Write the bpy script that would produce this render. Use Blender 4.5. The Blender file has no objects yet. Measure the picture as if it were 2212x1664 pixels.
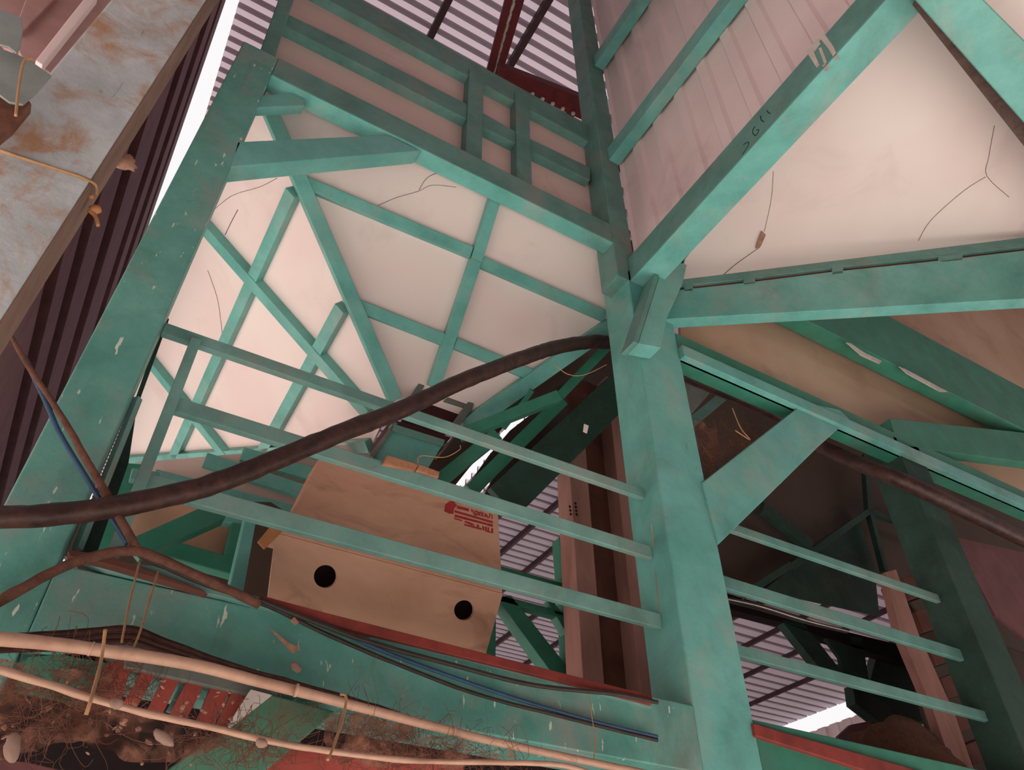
import bpy, bmesh, math, random
from mathutils import Vector, Matrix, noise
random.seed(7)
sc = bpy.context.scene
COL = sc.collection

# ------------------------------------------------------------------ camera
F_PX, PITCH, HEAD = 1645.0, math.radians(41.46), math.radians(30.0)
CX, CY = 1106.0, 832.0
CAM = Vector((0, 0, 1.6))
FWD = Vector((math.sin(HEAD)*math.cos(PITCH), math.cos(HEAD)*math.cos(PITCH), math.sin(PITCH)))
RT = Vector((math.cos(HEAD), -math.sin(HEAD), 0))
UP = RT.cross(FWD)
cd = bpy.data.cameras.new('camera'); cam = bpy.data.objects.new('camera', cd); COL.objects.link(cam)
cd.sensor_width = 36.0; cd.sensor_fit = 'HORIZONTAL'; cd.lens = 36.0*F_PX/2212.0
cd.clip_start = 0.02; cd.clip_end = 200
cam.matrix_world = Matrix((( RT.x, UP.x, -FWD.x, CAM.x), (RT.y, UP.y, -FWD.y, CAM.y), (RT.z, UP.z, -FWD.z, CAM.z), (0,0,0,1)))
sc.camera = cam

# ------------------------------------------------------------------ sight-line geometry
class PL:                      # a real plane in the building: normal n, offset d
    def __init__(s, n, d): s.n = Vector(n).normalized(); s.d = d/Vector(n).length
def PY(d): return PL((0,1,0), d)
def PX(d): return PL((1,0,0), d)
def PZ(d): return PL((0,0,1), d)
def P3(a, b, c):
    n = (b-a).cross(c-a).normalized()
    return PL(n, n.dot(a))
def at(x, y, pl):
    r = RT*(x-CX) + UP*(CY-y) + FWD*F_PX
    return CAM + r*((pl.d - pl.n.dot(CAM))/pl.n.dot(r))
def toward(pl):                # unit normal of the plane on the viewer's side
    return pl.n if pl.n.dot(CAM) > pl.d else -pl.n

# ------------------------------------------------------------------ materials
def srgb(h):
    h = h.lstrip('#'); o = []
    for i in (0,2,4):
        c = int(h[i:i+2],16)/255
        o.append(c/12.92 if c <= .04045 else ((c+.055)/1.055)**2.4)
    return (*o, 1)
class N:
    def __init__(s, name):
        s.m = bpy.data.materials.new(name); s.m.use_nodes = True
        s.t = s.m.node_tree; s.t.nodes.clear()
        s.out = s('ShaderNodeOutputMaterial'); s.bs = s('ShaderNodeBsdfPrincipled')
        s.l(s.bs.outputs[0], s.out.inputs[0]); s.tc = s('ShaderNodeTexCoord')
    def __call__(s, k, **kw):
        n = s.t.nodes.new(k)
        for a, b in kw.items(): setattr(n, a, b)
        return n
    def l(s, a, b): s.t.links.new(a, b)
    def noise(s, scale, detail=5, rough=.6, dist=0, stretch=None):
        n = s('ShaderNodeTexNoise'); n.inputs['Scale'].default_value = scale; n.inputs['Detail'].default_value = detail
        n.inputs['Roughness'].default_value = rough; n.inputs['Distortion'].default_value = dist
        if stretch:
            mp = s('ShaderNodeMapping'); mp.inputs['Scale'].default_value = stretch
            s.l(s.tc.outputs['Object'], mp.inputs[0]); s.l(mp.outputs[0], n.inputs['Vector'])
        else: s.l(s.tc.outputs['Object'], n.inputs['Vector'])
        return n.outputs['Fac']
    def ramp(s, fac, a, b, ca=(0,0,0,1), cb=(1,1,1,1)):
        r = s('ShaderNodeValToRGB'); e = r.color_ramp.elements
        e[0].position, e[1].position, e[0].color, e[1].color = a, b, ca, cb
        s.l(fac, r.inputs[0]); return r.outputs[0]
    def mix(s, fac, a, b, mode='MIX'):
        m = s('ShaderNodeMix', data_type='RGBA', blend_type=mode)
        if isinstance(fac, (int, float)): m.inputs[0].default_value = fac
        else: s.l(fac, m.inputs[0])
        for v, i in ((a, 6), (b, 7)):
            if isinstance(v, tuple): m.inputs[i].default_value = v
            else: s.l(v, m.inputs[i])
        return m.outputs[2]
    def mul(s, a, v):
        m = s('ShaderNodeMath', operation='MULTIPLY'); s.l(a, m.inputs[0])
        if isinstance(v, (int,float)): m.inputs[1].default_value = v
        else: s.l(v, m.inputs[1])
        return m.outputs[0]
    def done(s, col, rough=.6, bump=None, bstr=.15, spec=.35, metal=0):
        if isinstance(col, tuple): s.bs.inputs['Base Color'].default_value = col
        else: s.l(col, s.bs.inputs['Base Color'])
        s.bs.inputs['Roughness'].default_value = rough; s.bs.inputs['Specular IOR Level'].default_value = spec
        s.bs.inputs['Metallic'].default_value = metal
        if bump is not None:
            b = s('ShaderNodeBump'); b.inputs['Strength'].default_value = bstr; b.inputs['Distance'].default_value = .01
            s.l(bump, b.inputs['Height']); s.l(b.outputs[0], s.bs.inputs['Normal'])
        return s.m

def paint(name, base, dark, dust, dust_amt=.5, rough=.45, chips=None):
    n = N(name)
    c = n.mix(n.ramp(n.noise(5, 6, .65), .35, .68), srgb(base), srgb(dark))
    d = n.ramp(n.noise(3.1, 8, .7, .4), .5, .72)
    c = n.mix(n.mul(d, dust_amt), c, srgb(dust))
    g = n.ramp(n.noise(1.7, 9, .72, .8), .52, .70)
    c = n.mix(n.mul(g, .55*dust_amt), c, srgb('#4d5a50'))
    st = n.ramp(n.noise(9, 7, .7, .3, (3,3,.35)), .60, .76)
    c = n.mix(n.mul(st, .5*dust_amt), c, srgb('#6b6a5c'))
    fine = n.ramp(n.noise(60, 4, .7), .58, .75)
    c = n.mix(n.mul(fine, .35*dust_amt), c, srgb('#5d6a5e'))
    if chips:
        ch = n.ramp(n.noise(45, 3, .6, 0, (1,1,.25)), .67, .70)
        c = n.mix(ch, c, srgb(chips))
    return n.done(c, rough, n.noise(35, 5), .12)
TEAL   = paint('teal_paint', '#72b5ab', '#5a9d93', '#98a098', .7, .40)
TEALD  = paint('teal_paint_dusty_shaded', '#6a988f', '#527f77', '#87877e', .85, .55)  # dusty paint, also the shaded tone of beam sides and right-bay rails
DUSTG  = paint('mud_dusted_green_paint', '#4d8069', '#3b6650', '#75583f', .95, .7)
TEALR  = paint('rail_paint', '#7fa99f', '#64928a', '#939389', .8, .5)
TEALB  = paint('teal_paint_chipped', '#6aa499', '#4f8c80', '#8d918a', .9, .48, '#c8cfbf')
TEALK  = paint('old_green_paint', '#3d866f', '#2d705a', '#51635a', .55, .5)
SHADEG  = paint('shaded_green_paint', '#2c4a40', '#20382f', '#2c2a26', .8, .7)  # green darkened so the colour carries the shade of the interior
GREY   = None

def cream(name, base, patch, soot, soot_amt=.35):
    n = N(name)
    c = n.mix(n.ramp(n.noise(1.4, 3, .5), .38, .66), srgb(base), srgb(patch))
    s = n.ramp(n.noise(2.3, 7, .62, .6), .56, .8)
    c = n.mix(n.mul(s, soot_amt), c, srgb(soot))
    k = n.ramp(n.noise(14, 6, .75, 1.5, (1,1,.4)), .70, .80)
    c = n.mix(n.mul(k, soot_amt*.8), c, srgb(soot))
    return n.done(c, .7, n.noise(6, 3), .08)
CREAM  = cream('cream_sheet', '#eadcd6', '#e6d1cc', '#a88f88', .30)
CREAM2 = cream('dusty_pink_sheet', '#e6cdc4', '#dcc0b8', '#9a7d74', .45)
PINK   = cream('pale_pink_sheet', '#ecd9d6', '#dfc7c6', '#9c8580', .35)
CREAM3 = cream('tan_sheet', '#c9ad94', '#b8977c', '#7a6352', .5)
BROWNS = cream('shaded_brown_sheet', '#4f4036', '#40342c', '#241c17', .7)  # shade of the unlit interior is put into this sheet colour
MAUVE  = cream('mauve_sheet', '#8d6f6c', '#7d5f5e', '#4a3432', .6)

def flat(name, a, b, scale=8, rough=.7, bump=.1, spec=.3, stretch=None):
    n = N(name)
    f = n.noise(scale, 7, .65, .3, stretch)
    return n.done(n.mix(n.ramp(f, .32, .7), srgb(a), srgb(b)), rough, n.noise(scale*4, 5), bump, spec)
FOLD   = flat('dusty_mauve_sheet', '#b89490', '#a17d79', 5, .6)
MAROON = flat('maroon_paint', '#74494a', '#5a3537', 4, .6)
PURLIN = flat('dark_purlin_steel', '#4d3438', '#382528', 6, .6)
REDOX  = flat('red_oxide_steel', '#6e2526', '#501c1d', 8, .55)
REDP   = flat('red_paint', '#b5564b', '#93443b', 6, .55)
RUSTRED= flat('weathered_red_paint', '#8f3d33', '#6c2d28', 9, .6)
DARKRED= flat('dark_red_primer', '#4a1a1b', '#391314', 6, .6)
BAMBOO = flat('bamboo', '#c6a089', '#a47d67', 9, .5, .1, .4)
STRAW  = flat('straw', '#b58f68', '#94704c', 20, .7)
TWIG   = flat('dark_twig', '#4b2f27', '#2e1b17', 30, .85, .4)
RODB   = flat('rusty_rod', '#6f4a3c', '#4f3228', 40, .85, .4)
BLUE   = flat('blue_cable', '#33506f', '#2a4258', 10, .5)
BLACKC = flat('black_cable', '#3a322c', '#28221e', 12, .5)
BRICK  = flat('brick', '#b98768', '#9c6a4e', 30, .9, .4)
WOOD   = flat('pinkish_timber', '#a97f74', '#8b645a', 7, .8, .2, .2, (1,1,.3))
BOARDB = flat('brown_board', '#6c4338', '#4f2f28', 5, .8, .2)
SACK   = flat('jute_sack', '#6e4a39', '#523629', 50, .95, .5)
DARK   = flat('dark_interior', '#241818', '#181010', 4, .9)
STEELG = flat('grey_flange', '#7b7f77', '#5d625c', 9, .55)
COCOON = flat('cocoon', '#a08476', '#7d6156', 20, .9)
LITTER = flat('dry_leaf', '#b08a76', '#8a5c4a', 25, .9)
WHITEB = flat('weathered_white_and_daylight', '#d9d2c9', '#b9ada2', 12, .8)  # real white scraps, and also the painted daylight slits and dots
REDINK = flat('red_ink', '#b23a3c', '#952c30', 30, .8)
PENCIL = flat('pencil_mark', '#2b4038', '#22332d', 20, .8)
CONCR  = flat('concrete', '#cfc8c2', '#bcb4ae', 1.5, .9)
TANIN  = flat('tan_strap', '#c08458', '#a56d45', 20, .7)
DKBROWN   = flat('dark_brown', '#7a625b', '#5a4640', 25, .95, .5)
BARE   = flat('bare_sheet_metal', '#8f9590', '#6f7674', 5, .4, .1, .5)
COBWEB = flat('dusty_cobweb', '#7a5142', '#54342a', 30, .95)

n = N('hose_rubber')
c = n.mix(n.ramp(n.noise(7, 8, .7, 0, (3,3,3)), .4, .7), srgb('#2c1a17'), srgb('#4f3029'))
HOSE = n.done(c, .5, n.noise(40, 5), .25, .35)

n = N('rust_stained_concrete')
c = n.mix(n.ramp(n.noise(9, 6, .6), .3, .7), srgb('#c2c6c8'), srgb('#a3a9aa'))
r1 = n.ramp(n.noise(5.2, 8, .68, .8), .50, .66)
c = n.mix(n.mul(r1, .95), c, srgb('#a9805f'))
r2 = n.ramp(n.noise(9, 8, .75, 1.2), .63, .72)
c = n.mix(n.mul(r2, .8), c, srgb('#8a5a38'))
k = n.ramp(n.noise(30, 3, .6, .5, (1,1,.12)), .71, .76)
c = n.mix(n.mul(k, .8), c, srgb('#4d4138'))
GREY = n.done(c, .8, n.noise(50, 6), .3)

n = N('plywood_box')
c = n.mix(n.ramp(n.noise(2.2, 5, .55, .5, (1,1,2)), .36, .68), srgb('#d6a98f'), srgb('#c4937a'))
s = n.ramp(n.noise(3.3, 7, .6, .9, (1,1,2.2)), .54, .74)
c = n.mix(n.mul(s, .6), c, srgb('#80573f'))
PLY = n.done(c, .75, n.noise(30, 4), .08, .25)

def roof_mat(name, trans):
    n = N(name)
    c = n.mix(n.ramp(n.noise(1.2, 5, .6, 0, (.3,1,1)), .35, .7), srgb('#8c7d84'), srgb('#786a71'))
    n.l(c, n.bs.inputs['Base Color']); n.bs.inputs['Roughness'].default_value = .6
    tr = n('ShaderNodeBsdfTranslucent'); tr.inputs[0].default_value = srgb('#e6d0da')
    mx = n('ShaderNodeMixShader'); mx.inputs[0].default_value = trans
    n.l(n.bs.outputs[0], mx.inputs[1]); n.l(tr.outputs[0], mx.inputs[2]); n.l(mx.outputs[0], n.out.inputs[0])
    return n.m
ROOFN, ROOF = roof_mat('clear_roof_sheet', .12), roof_mat('roof_sheet', .035)

# ------------------------------------------------------------------ object helpers
def obj(name, verts, faces, mat, parent=None, bevel=0, smooth=False):
    me = bpy.data.meshes.new(name); me.from_pydata([tuple(v) for v in verts], [], faces)
    bm = bmesh.new(); bm.from_mesh(me); bmesh.ops.recalc_face_normals(bm, faces=bm.faces)
    bm.to_mesh(me); bm.free()
    me.materials.append(mat)
    if smooth:
        for p in me.polygons: p.use_smooth = True
    o = bpy.data.objects.new(name, me); COL.objects.link(o)
    if parent is not None:
        root = parent
        while root.parent is not None: root = root.parent
        me.transform(Matrix.Translation(-root.location))      # parts keep the thing's own base as their origin
        o.parent = parent
    else:
        lo = Vector((min(v[0] for v in verts), min(v[1] for v in verts), min(v[2] for v in verts)))
        hi = Vector((max(v[0] for v in verts), max(v[1] for v in verts), max(v[2] for v in verts)))
        L = Vector(((lo.x+hi.x)/2, (lo.y+hi.y)/2, lo.z))
        me.transform(Matrix.Translation(-L)); o.location = L
    if bevel:
        b = o.modifiers.new('bevel', 'BEVEL'); b.width = bevel; b.segments = 2; b.limit_method = 'ANGLE'; b.angle_limit = math.radians(35)
        o.modifiers.new('wn', 'WEIGHTED_NORMAL')
        for p in me.polygons: p.use_smooth = True
    return o
def thing(name, label, cat, loc, group=None, kind=None):
    o = bpy.data.objects.new(name, None); COL.objects.link(o); o.location = loc; o.empty_display_size = .1
    return tag(o, label, cat, group, kind)
def tag(o, label, cat=None, group=None, kind='thing'):
    o['label'] = label
    if cat: o['category'] = cat
    if group: o['group'] = group
    if kind: o['kind'] = kind
    return o
def struct(o, label):
    o['label'] = label; o['kind'] = 'structure'; return o

def prism_data(pts, ext):
    k = len(pts); v = list(pts) + [p+ext for p in pts]
    f = [tuple(range(k)), tuple(range(2*k-1, k-1, -1))]
    f += [(i, (i+1)%k, (i+1)%k+k, i+k) for i in range(k)]
    return v, f
def wpt(L, pl): return [at(x, y, pl) for x, y in L]
def prism(name, px, pl, ext, mat, parent=None, bevel=.004):
    """solid whose face, seen along the sight lines px, lies on the plane pl; ext is its real thickness (vector, or metres away from viewer)"""
    if isinstance(ext, (int, float)): ext = -toward(pl)*ext
    v, f = prism_data(wpt(px, pl), Vector(ext))
    return obj(name, v, f, mat, parent, bevel)
def bar3(name, a, b, w, t, out, mat, parent=None, bevel=.003, up=0):
    """bar from a to b: w wide across, its back on the line, t thick toward out"""
    d = (b-a).normalized(); out = Vector(out); out = (out - d*out.dot(d)).normalized(); s = d.cross(out).normalized()
    q = [a-s*w/2, b-s*w/2, b+s*w/2, a+s*w/2]
    v, f = prism_data(q, out*t)
    return obj(name, v, f, mat, parent, bevel)
def pbar(name, p, q, pl, w, t, mat, parent=None, bevel=.003):
    return bar3(name, at(*p, pl), at(*q, pl), w, t, toward(pl), mat, parent, bevel)
def box(name, a, b, mat, parent=None, bevel=.004):
    x0,y0,z0 = a; x1,y1,z1 = b
    v, f = prism_data([Vector((x0,y0,z0)), Vector((x1,y0,z0)), Vector((x1,y1,z0)), Vector((x0,y1,z0))], Vector((0,0,z1-z0)))
    return obj(name, v, f, mat, parent, bevel)
def spline(pts, n=10):
    out = []
    P = [pts[0]] + list(pts) + [pts[-1]]
    for i in range(1, len(P)-2):
        p0,p1,p2,p3 = P[i-1:i+3]
        for k in range(n):
            t = k/n
            out.append(.5*((2*p1)+(p2-p0)*t+(2*p0-5*p1+4*p2-p3)*t*t+(3*p1-p0-3*p2+p3)*t**3))
    out.append(pts[-1]); return out
def tube_data(pts, r, seg=10, wob=0, flat=1.0):
    v, f = [], []
    n = len(pts); up = Vector((0,0,1))
    rr = r if isinstance(r, (list, tuple)) else None
    prev = None
    for i, p in enumerate(pts):
        d = (pts[min(i+1,n-1)]-pts[max(i-1,0)]).normalized()
        if prev is None:
            a = d.cross(up if abs(d.z) < .9 else Vector((1,0,0))).normalized()
        else:
            a = (prev - d*prev.dot(d)).normalized()
        prev = a; b = d.cross(a)
        R = r if rr is None else rr[0]+(rr[1]-rr[0])*i/(n-1)
        for k in range(seg):
            th = 2*math.pi*k/seg
            q = R*(1 + (wob*noise.noise(p*23+Vector((k*.7,0,0))) if wob else 0))
            v.append(p + a*math.cos(th)*q + b*math.sin(th)*q*flat)
    for i in range(n-1):
        for k in range(seg):
            f.append((i*seg+k, i*seg+(k+1)%seg, (i+1)*seg+(k+1)%seg, (i+1)*seg+k))
    f.append(tuple(range(seg))); f.append(tuple(range((n-1)*seg, n*seg)))
    return v, f
def tube(name, pts, r, mat, parent=None, seg=10, wob=0, n=10, flat=1.0):
    v, f = tube_data(spline(pts, n), r, seg, wob, flat)
    return obj(name, v, f, mat, parent, 0, True)
def ptube(name, L, r, mat, parent=None, **kw):
    """L: (x, y, plane)"""
    return tube(name, [at(x, y, pl) for x, y, pl in L], r, mat, parent, **kw)
def merge(parts):
    V, Fc = [], []
    for v, f in parts:
        o = len(V); V += list(v); Fc += [tuple(i+o for i in q) for q in f]
    return V, Fc
def blob(c, rx, ry, rz, rot=0, k=10, j=7, wob=.15):
    v, f = [], []
    M = Matrix.Rotation(rot, 3, 'Y')
    for a in range(j+1):
        ph = math.pi*a/j
        for b in range(k):
            th = 2*math.pi*b/k
            d = Vector((math.sin(ph)*math.cos(th), math.sin(ph)*math.sin(th), math.cos(ph)))
            w = 1 + wob*noise.noise(d*2+c*31)
            v.append(c + M @ Vector((d.x*rx*w, d.y*ry*w, d.z*rz*w)))
    for a in range(j):
        for b in range(k):
            f.append((a*k+b, a*k+(b+1)%k, (a+1)*k+(b+1)%k, (a+1)*k+b))
    return v, f

# ------------------------------------------------------------------ the shed
RZ = 10.0                                        # underside of the roof sheets
struct(box('floor', (-30,-14,-.1), (24,18,0), CONCR, None, 0), 'pale concrete floor of the shed running out into the open yard')
struct(box('unseen_wall_front', (-6,-7.2,0), (22,-7,12), MAROON, None, 0), 'unseen mauve wall added behind the viewer to cut sky light')  # added out of view to block sky light on the front faces
struct(box('unseen_wall_yard', (-7.2,-14,0), (-7,40,9), PINK, None, 0), 'unseen pale wall added on the left to limit yard light')  # added out of view; limits the yard light and bounces some back
tag(box('shade_deck', (2.15,2.2,2.3), (8,7,2.36), BOARDB, None, 0), 'unseen board deck added to darken the right bay, behind its bottom beam', 'deck')  # out of sight; added to block floor bounce into the right bay
# roof: ribs run along x
def roof_sheet(name, x0, x1, y0, y1, pitch, label, dep=.45):
    prof = []; y = y0; v = []
    while y < y1:
        prof += [(y, 0), (y+pitch*.78, 0), (y+pitch*.80, pitch*dep), (y+pitch*.95, pitch*dep), (y+pitch*.98, 0)]; y += pitch
    for x in (x0, x1):
        for py, pz in prof: v.append(Vector((x, py, RZ+pz)))
    k = len(prof)
    return struct(obj(name, v, [(i, i+1, k+i+1, k+i) for i in range(k-1)], ROOFN if dep > .6 else ROOF), label)
roof_sheet('ceiling', -.83, 3.2, -2.5, 30, .135, 'pale ribbed sheet roof high above the cream wall panel', .8)
roof_sheet('ceiling', 3.2, 5.84, -2.5, 8, .25, 'pale ribbed sheet roof over the right bay')
roof_sheet('ceiling', 3.2, 5.24, 8, 30, .25, 'pale ribbed sheet roof beside the daylight slit')
roof_sheet('ceiling', 5.43, 5.80, 8, 30, .25, 'narrow roof sheet between two daylight slits')
roof_sheet('ceiling', 5.84, 12.2, -2.5, 30, .25, 'ribbed sheet roof seen right of the tan box')
roof_sheet('ceiling', 12.2, 21.4, -2.5, 30, .42, 'ribbed sheet roof running out to the bright eave')

# left wall: long horizontal ribs, sky gap over its top
WX = -.9
v, f = [], []
prof = []
for z0, z1 in ((4.4,5.0),(5.3,5.62),(5.95,6.5),(6.93,7.62),(8.0,8.38),(8.75,9.12),(9.3,9.62)):
    prof += [(z0-.01, .2), (z0, 0), (z1, 0), (z1+.01, .2)]
for yy in (-1.0, 30):
    for pz, pd in prof: v.append(Vector((WX - pd - .045*(yy-4.0), yy, pz)))
k = len(prof)
f = [(i, i+1, k+i+1, k+i) for i in range(k-1)]
struct(obj('wall_left', v, f, MAROON), 'dark maroon ribbed sheet wall on the left')
# right wall, vertical ribs, gap under the eave
def ribbed_x(xw, y0, y1, z0, z1, pitch, depth, name, mat):
    prof = []; yy = y0
    while yy < y1:
        prof += [(yy, 0), (yy+pitch*.6, 0), (yy+pitch*.68, depth), (yy+pitch*.92, depth)]; yy += pitch
    v = [Vector((xw+d, yy, zz)) for zz in (z0, z1) for yy, d in prof]; k = len(prof)
    return obj(name, v, [(i, i+1, k+i+1, k+i) for i in range(k-1)], mat)
struct(ribbed_x(21.3, -3, 30, 0, 9.5, .5, .06, 'wall_right', PINK), 'pinkish ribbed wall far to the right under the bright eave')
struct(box('wall_back', (-2.2, 30, 0), (21.4, 30.1, 9.9), MAUVE, None, 0), 'mauve sheet wall at the far end')

# purlins under the roof
px_x = [1.08, 1.99, 2.9, 3.8, 4.7, 5.6, 6.5, 7.3, 8.2, 9.6, 11.0, 12.5, 14, 15.5, 17, 18.8]
names = ['second','third','fourth','fifth','sixth','seventh','eighth','ninth','tenth']
for i, x in enumerate(px_x):
    o = box('roof_purlin', (x-.035, -2.4, RZ-.13), (x+.035, 29.9, RZ-.005), PURLIN)
    if i == 0: lab = 'dark steel roof purlin under the pale sheets, left of the red double truss chord'
    elif i == 1: lab = 'dark steel roof purlin under the pale sheets, just right of the red double truss chord'
    else: lab = 'dark roof purlin far back, seen through the gaps of the machine frame'
    tag(o, lab, 'purlin', 'purlins under the ribbed roof')
# red truss chord: two angles with daylight between
pz = PZ(8.9)
t = thing('roof_truss_chord', 'dark red double-angle truss chord running up to the roof with white dots of daylight between', 'truss', at(1062,155,pz))
a0, a1 = at(1110,-40,pz), at(1056,165,pz); b0, b1 = at(1136,-40,pz), at(1076,165,pz)
for (p, q) in ((a0,a1),(b0,b1)): bar3('angle_bar', p, q, .07, .09, (0,0,1), REDOX, t, .003)
for k in range(9):
    p = a0.lerp(a1, (k+.4)/9).lerp(b0.lerp(b1, (k+.4)/9), .5)
    bar3('daylight_dot', p+Vector((0,-.05,.02)), p+Vector((0,.05,.02)), .03, .02, (0,0,1), WHITEB, t, 0)  # white pieces stand for the daylight between the angles
pz = PZ(8.6)
t = thing('roof_tie_beam', 'dark red bolted tie beam just above the cream wall, beside the centre post', 'beam', at(1160,190,pz))
prism('web', [(1078,143),(1262,214),(1262,262),(1074,170)], pz, .1, REDOX, t)
for k in range(6): 
    x = 1150+22*k; p = at(x, 203+k*10.5, PZ(8.59)); v, f = blob(p, .022,.022,.02,0,8,5,0); obj('bolt', v, f, WHITEB, t)

# ------------------------------------------------------------------ columns and main beams of the machine frame
t = thing('steel_column', 'teal steel column with scuffed white specks at the left, beside the pale grey post', 'column', (-.19,2.08,0))
box('shaft', (-.282,2.0,0), (-.118,2.14,5.14), TEALB, t, .006)
prism('upper_post', [(559,118),(612,-30),(645,-30),(592,128)], PY(2.03), .1, TEALD, t)
bar3('side_strip', at(292,862,PY(2.11)), at(160,1188,PY(2.11)), .02, .02, (1,-1,0), TEALR, t, .002)
prism('dark_recess_plate', [(354,688),(366,688),(296,880),(278,1000),(205,1208),(150,1200),(292,862)], PY(2.16), .03, SHADEG, t, .002)  # dark plate standing for the shaded recess beside the column

t = thing('steel_column', 'broad teal box column of two welded channels in the middle, struts meeting at its top', 'column', (2.0,2.1,0))
box('shaft', (1.868,2.0,0), (2.14,2.215,4.79), TEAL, t, .008)
box('upper_post', (1.80,2.0,4.7), (1.935,2.15,9.0), TEALD, t, .006)
ptube('weld_seam', [(1406,1130,PY(1.999)),(1412,1180,PX(1.867)),(1418,1260,PX(1.867)),(1424,1330,PX(1.867))], .0022, STRAW, t, seg=5)
# gusset and short strut on the knot
prism('gusset_plate', [(1437,556),(1484,572),(1476,610),(1440,690),(1428,752),(1378,742)], PY(1.9), .09, TEAL, t, .004)
prism('gusset_rib', [(1437,556),(1378,742),(1368,738),(1426,556)], PY(1.89), .1, TEALD, t, .003)

t = tag(box('steel_column', (3.79,2.0,0), (4.03,2.2,4.4), SHADEG, None, .006), 'dark green steel column at the far right, half in shadow behind the railing', 'column')

t = thing('steel_beam', 'teal steel beam across the left bay, under the cream wall panel, bright underside', 'beam', (.8,2.05,4.97))
box('web', (-.118,2.0,4.982), (1.80,2.085,5.145), TEALD, t, .004)  # darker paint than the underside carries the web's shade
box('lit_soffit', (-.118,1.999,4.970), (1.80,2.088,4.982), TEAL, t, .002)  # plate added in lighter paint for the lit underside
pl = PY(2.0)
tag(prism('knee_brace', [(512,306),(838,291),(908,326),(740,340),(497,361)], pl, .085, TEAL, None, .005), 'teal knee brace from the left column up to the upper beam', 'brace')
tag(prism('corner_gusset', [(556,206),(662,200),(657,228),(553,232)], PY(2.03), .05, TEAL, None, .003), 'small teal gusset plate in the corner of left column and upper beam', 'plate')

t = thing('steel_beam', 'wide teal bottom beam crossing below the railing, wires lying along it', 'beam', (.9,2.1,2.27))
box('web', (-.118,2.0,2.285), (1.868,2.2,2.5), TEALB, t, .006)
prism('top_flange', [(180,1205),(330,1222),(480,1268),(1410,1512),(1410,1530),(700,1350),(480,1290),(230,1232)], PY(1.985), .05, TEALD, t, .003)
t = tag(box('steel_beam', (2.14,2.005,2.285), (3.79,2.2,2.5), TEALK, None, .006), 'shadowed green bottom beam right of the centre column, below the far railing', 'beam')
tag(prism('toe_strip', [(560,1284),(700,1322),(1410,1503),(1410,1522),(700,1346),(590,1308)], PY(1.972), .03, RUSTRED, None, .004), 'weathered red steel strip along the foot of the tan box', 'strip')
tag(prism('toe_strip', [(1628,1562),(1680,1578),(1900,1640),(2010,1672),(1890,1672),(1633,1590)], PY(1.985), .03, RUSTRED, None, .004), 'weathered red steel strip right of the centre column, under the bright roof gap', 'strip')

# beam toward the viewer over the right side
t = thing('steel_beam', 'long teal beam running overhead from the centre column toward the viewer, marked with dark letters', 'beam', (1.98,1.0,4.7))
box('web', (1.885,-.25,4.712), (2.03,2.0,4.885), TEALD, t, .005)  # dusty tone also carries the shade of the beam's side
box('lit_soffit', (1.884,-.25,4.70), (2.035,2.0,4.712), TEAL, t, .002)  # separate plate, painted lighter as the lit underside
mk = PX(1.8845)
def mark(pts, r=.0024): ptube('pencil_letter', [(x, y, mk) for x, y in pts], r, PENCIL, t, seg=5, n=6)
def zz(L): return [(1580+x*.1082, 180+y*.1082) for x, y in L]
mark(zz([(240,1230),(290,1190),(345,1185),(330,1260),(290,1320),(215,1430)]))
mark(zz([(475,860),(430,930),(430,1000),(475,1045),(525,1000),(545,930),(500,935)]))
mark(zz([(580,650),(595,730),(650,775)]))
mark(zz([(710,545),(740,590),(780,605)]))
# inclined bracing and right bay beams
A = at(1435,690,PZ(4.5)); B = at(2230,644,PZ(4.5)); dh = (B-A).normalized(); nh = dh.cross(Vector((0,0,1)))
nh = nh if nh.dot(CAM-A) > 0 else -nh
ph = PL(nh, nh.dot(A))
t = thing('brace_beam', 'teal slotted brace beam from the centre column to the right edge, under the cream deck', 'beam', A)
prism('web', [(1435,690),(1457,627),(1606,611),(1797,587),(2025,563),(2235,538),(2420,517),(2420,633),(2235,644),(1841,667)], ph, .07, TEAL, t, .004)
prism('upper_flange', [(1462,619),(1476,603),(2235,510),(2420,487),(2420,508),(2235,530),(2025,555),(1797,579),(1606,603)], ph, .07, TEALD, t, .003)
phb = PL(nh, nh.dot(A)-.02)
prism('slot_filler', [(1455,640),(1460,612),(2420,497),(2420,540)], phb, .03, RUSTRED, t, 0)
for a_, b_ in (((1478,1497)), ((1606,1632)), ((1797,1822)), ((2027,2080))):
    yy = lambda x: 622-(x-1470)*.1135
    prism('weld_bridge', [(a_,yy(a_)-7),(b_,yy(b_)-7),(b_,yy(b_)+9),(a_,yy(a_)+9)], ph, .04, TEALD, t, .002)

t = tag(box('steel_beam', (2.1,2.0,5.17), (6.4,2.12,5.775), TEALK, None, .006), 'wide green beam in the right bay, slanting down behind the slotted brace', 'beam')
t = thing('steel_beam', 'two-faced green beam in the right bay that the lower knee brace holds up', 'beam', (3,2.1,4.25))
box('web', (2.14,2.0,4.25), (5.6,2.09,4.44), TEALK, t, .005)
box('lit_lower_face', (2.14,1.97,4.25), (5.6,2.02,4.33), TEAL, t, .004)  # lighter paint stands for light on the beam's lower face
tag(prism('strut', [(1922,904),(2235,937),(2235,1002),(1940,962)], PY(2.0), .08, TEALK, None, .004), 'green strut leaving the two-faced beam for the right edge', 'strut')
tag(prism('knee_brace', [(1738,869),(1812,884),(1835,905),(1768,965),(1553,1176),(1518,1042)], PY(1.99), .07, TEAL, None, .005), 'teal knee brace low on the right side of the centre column', 'brace')

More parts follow.
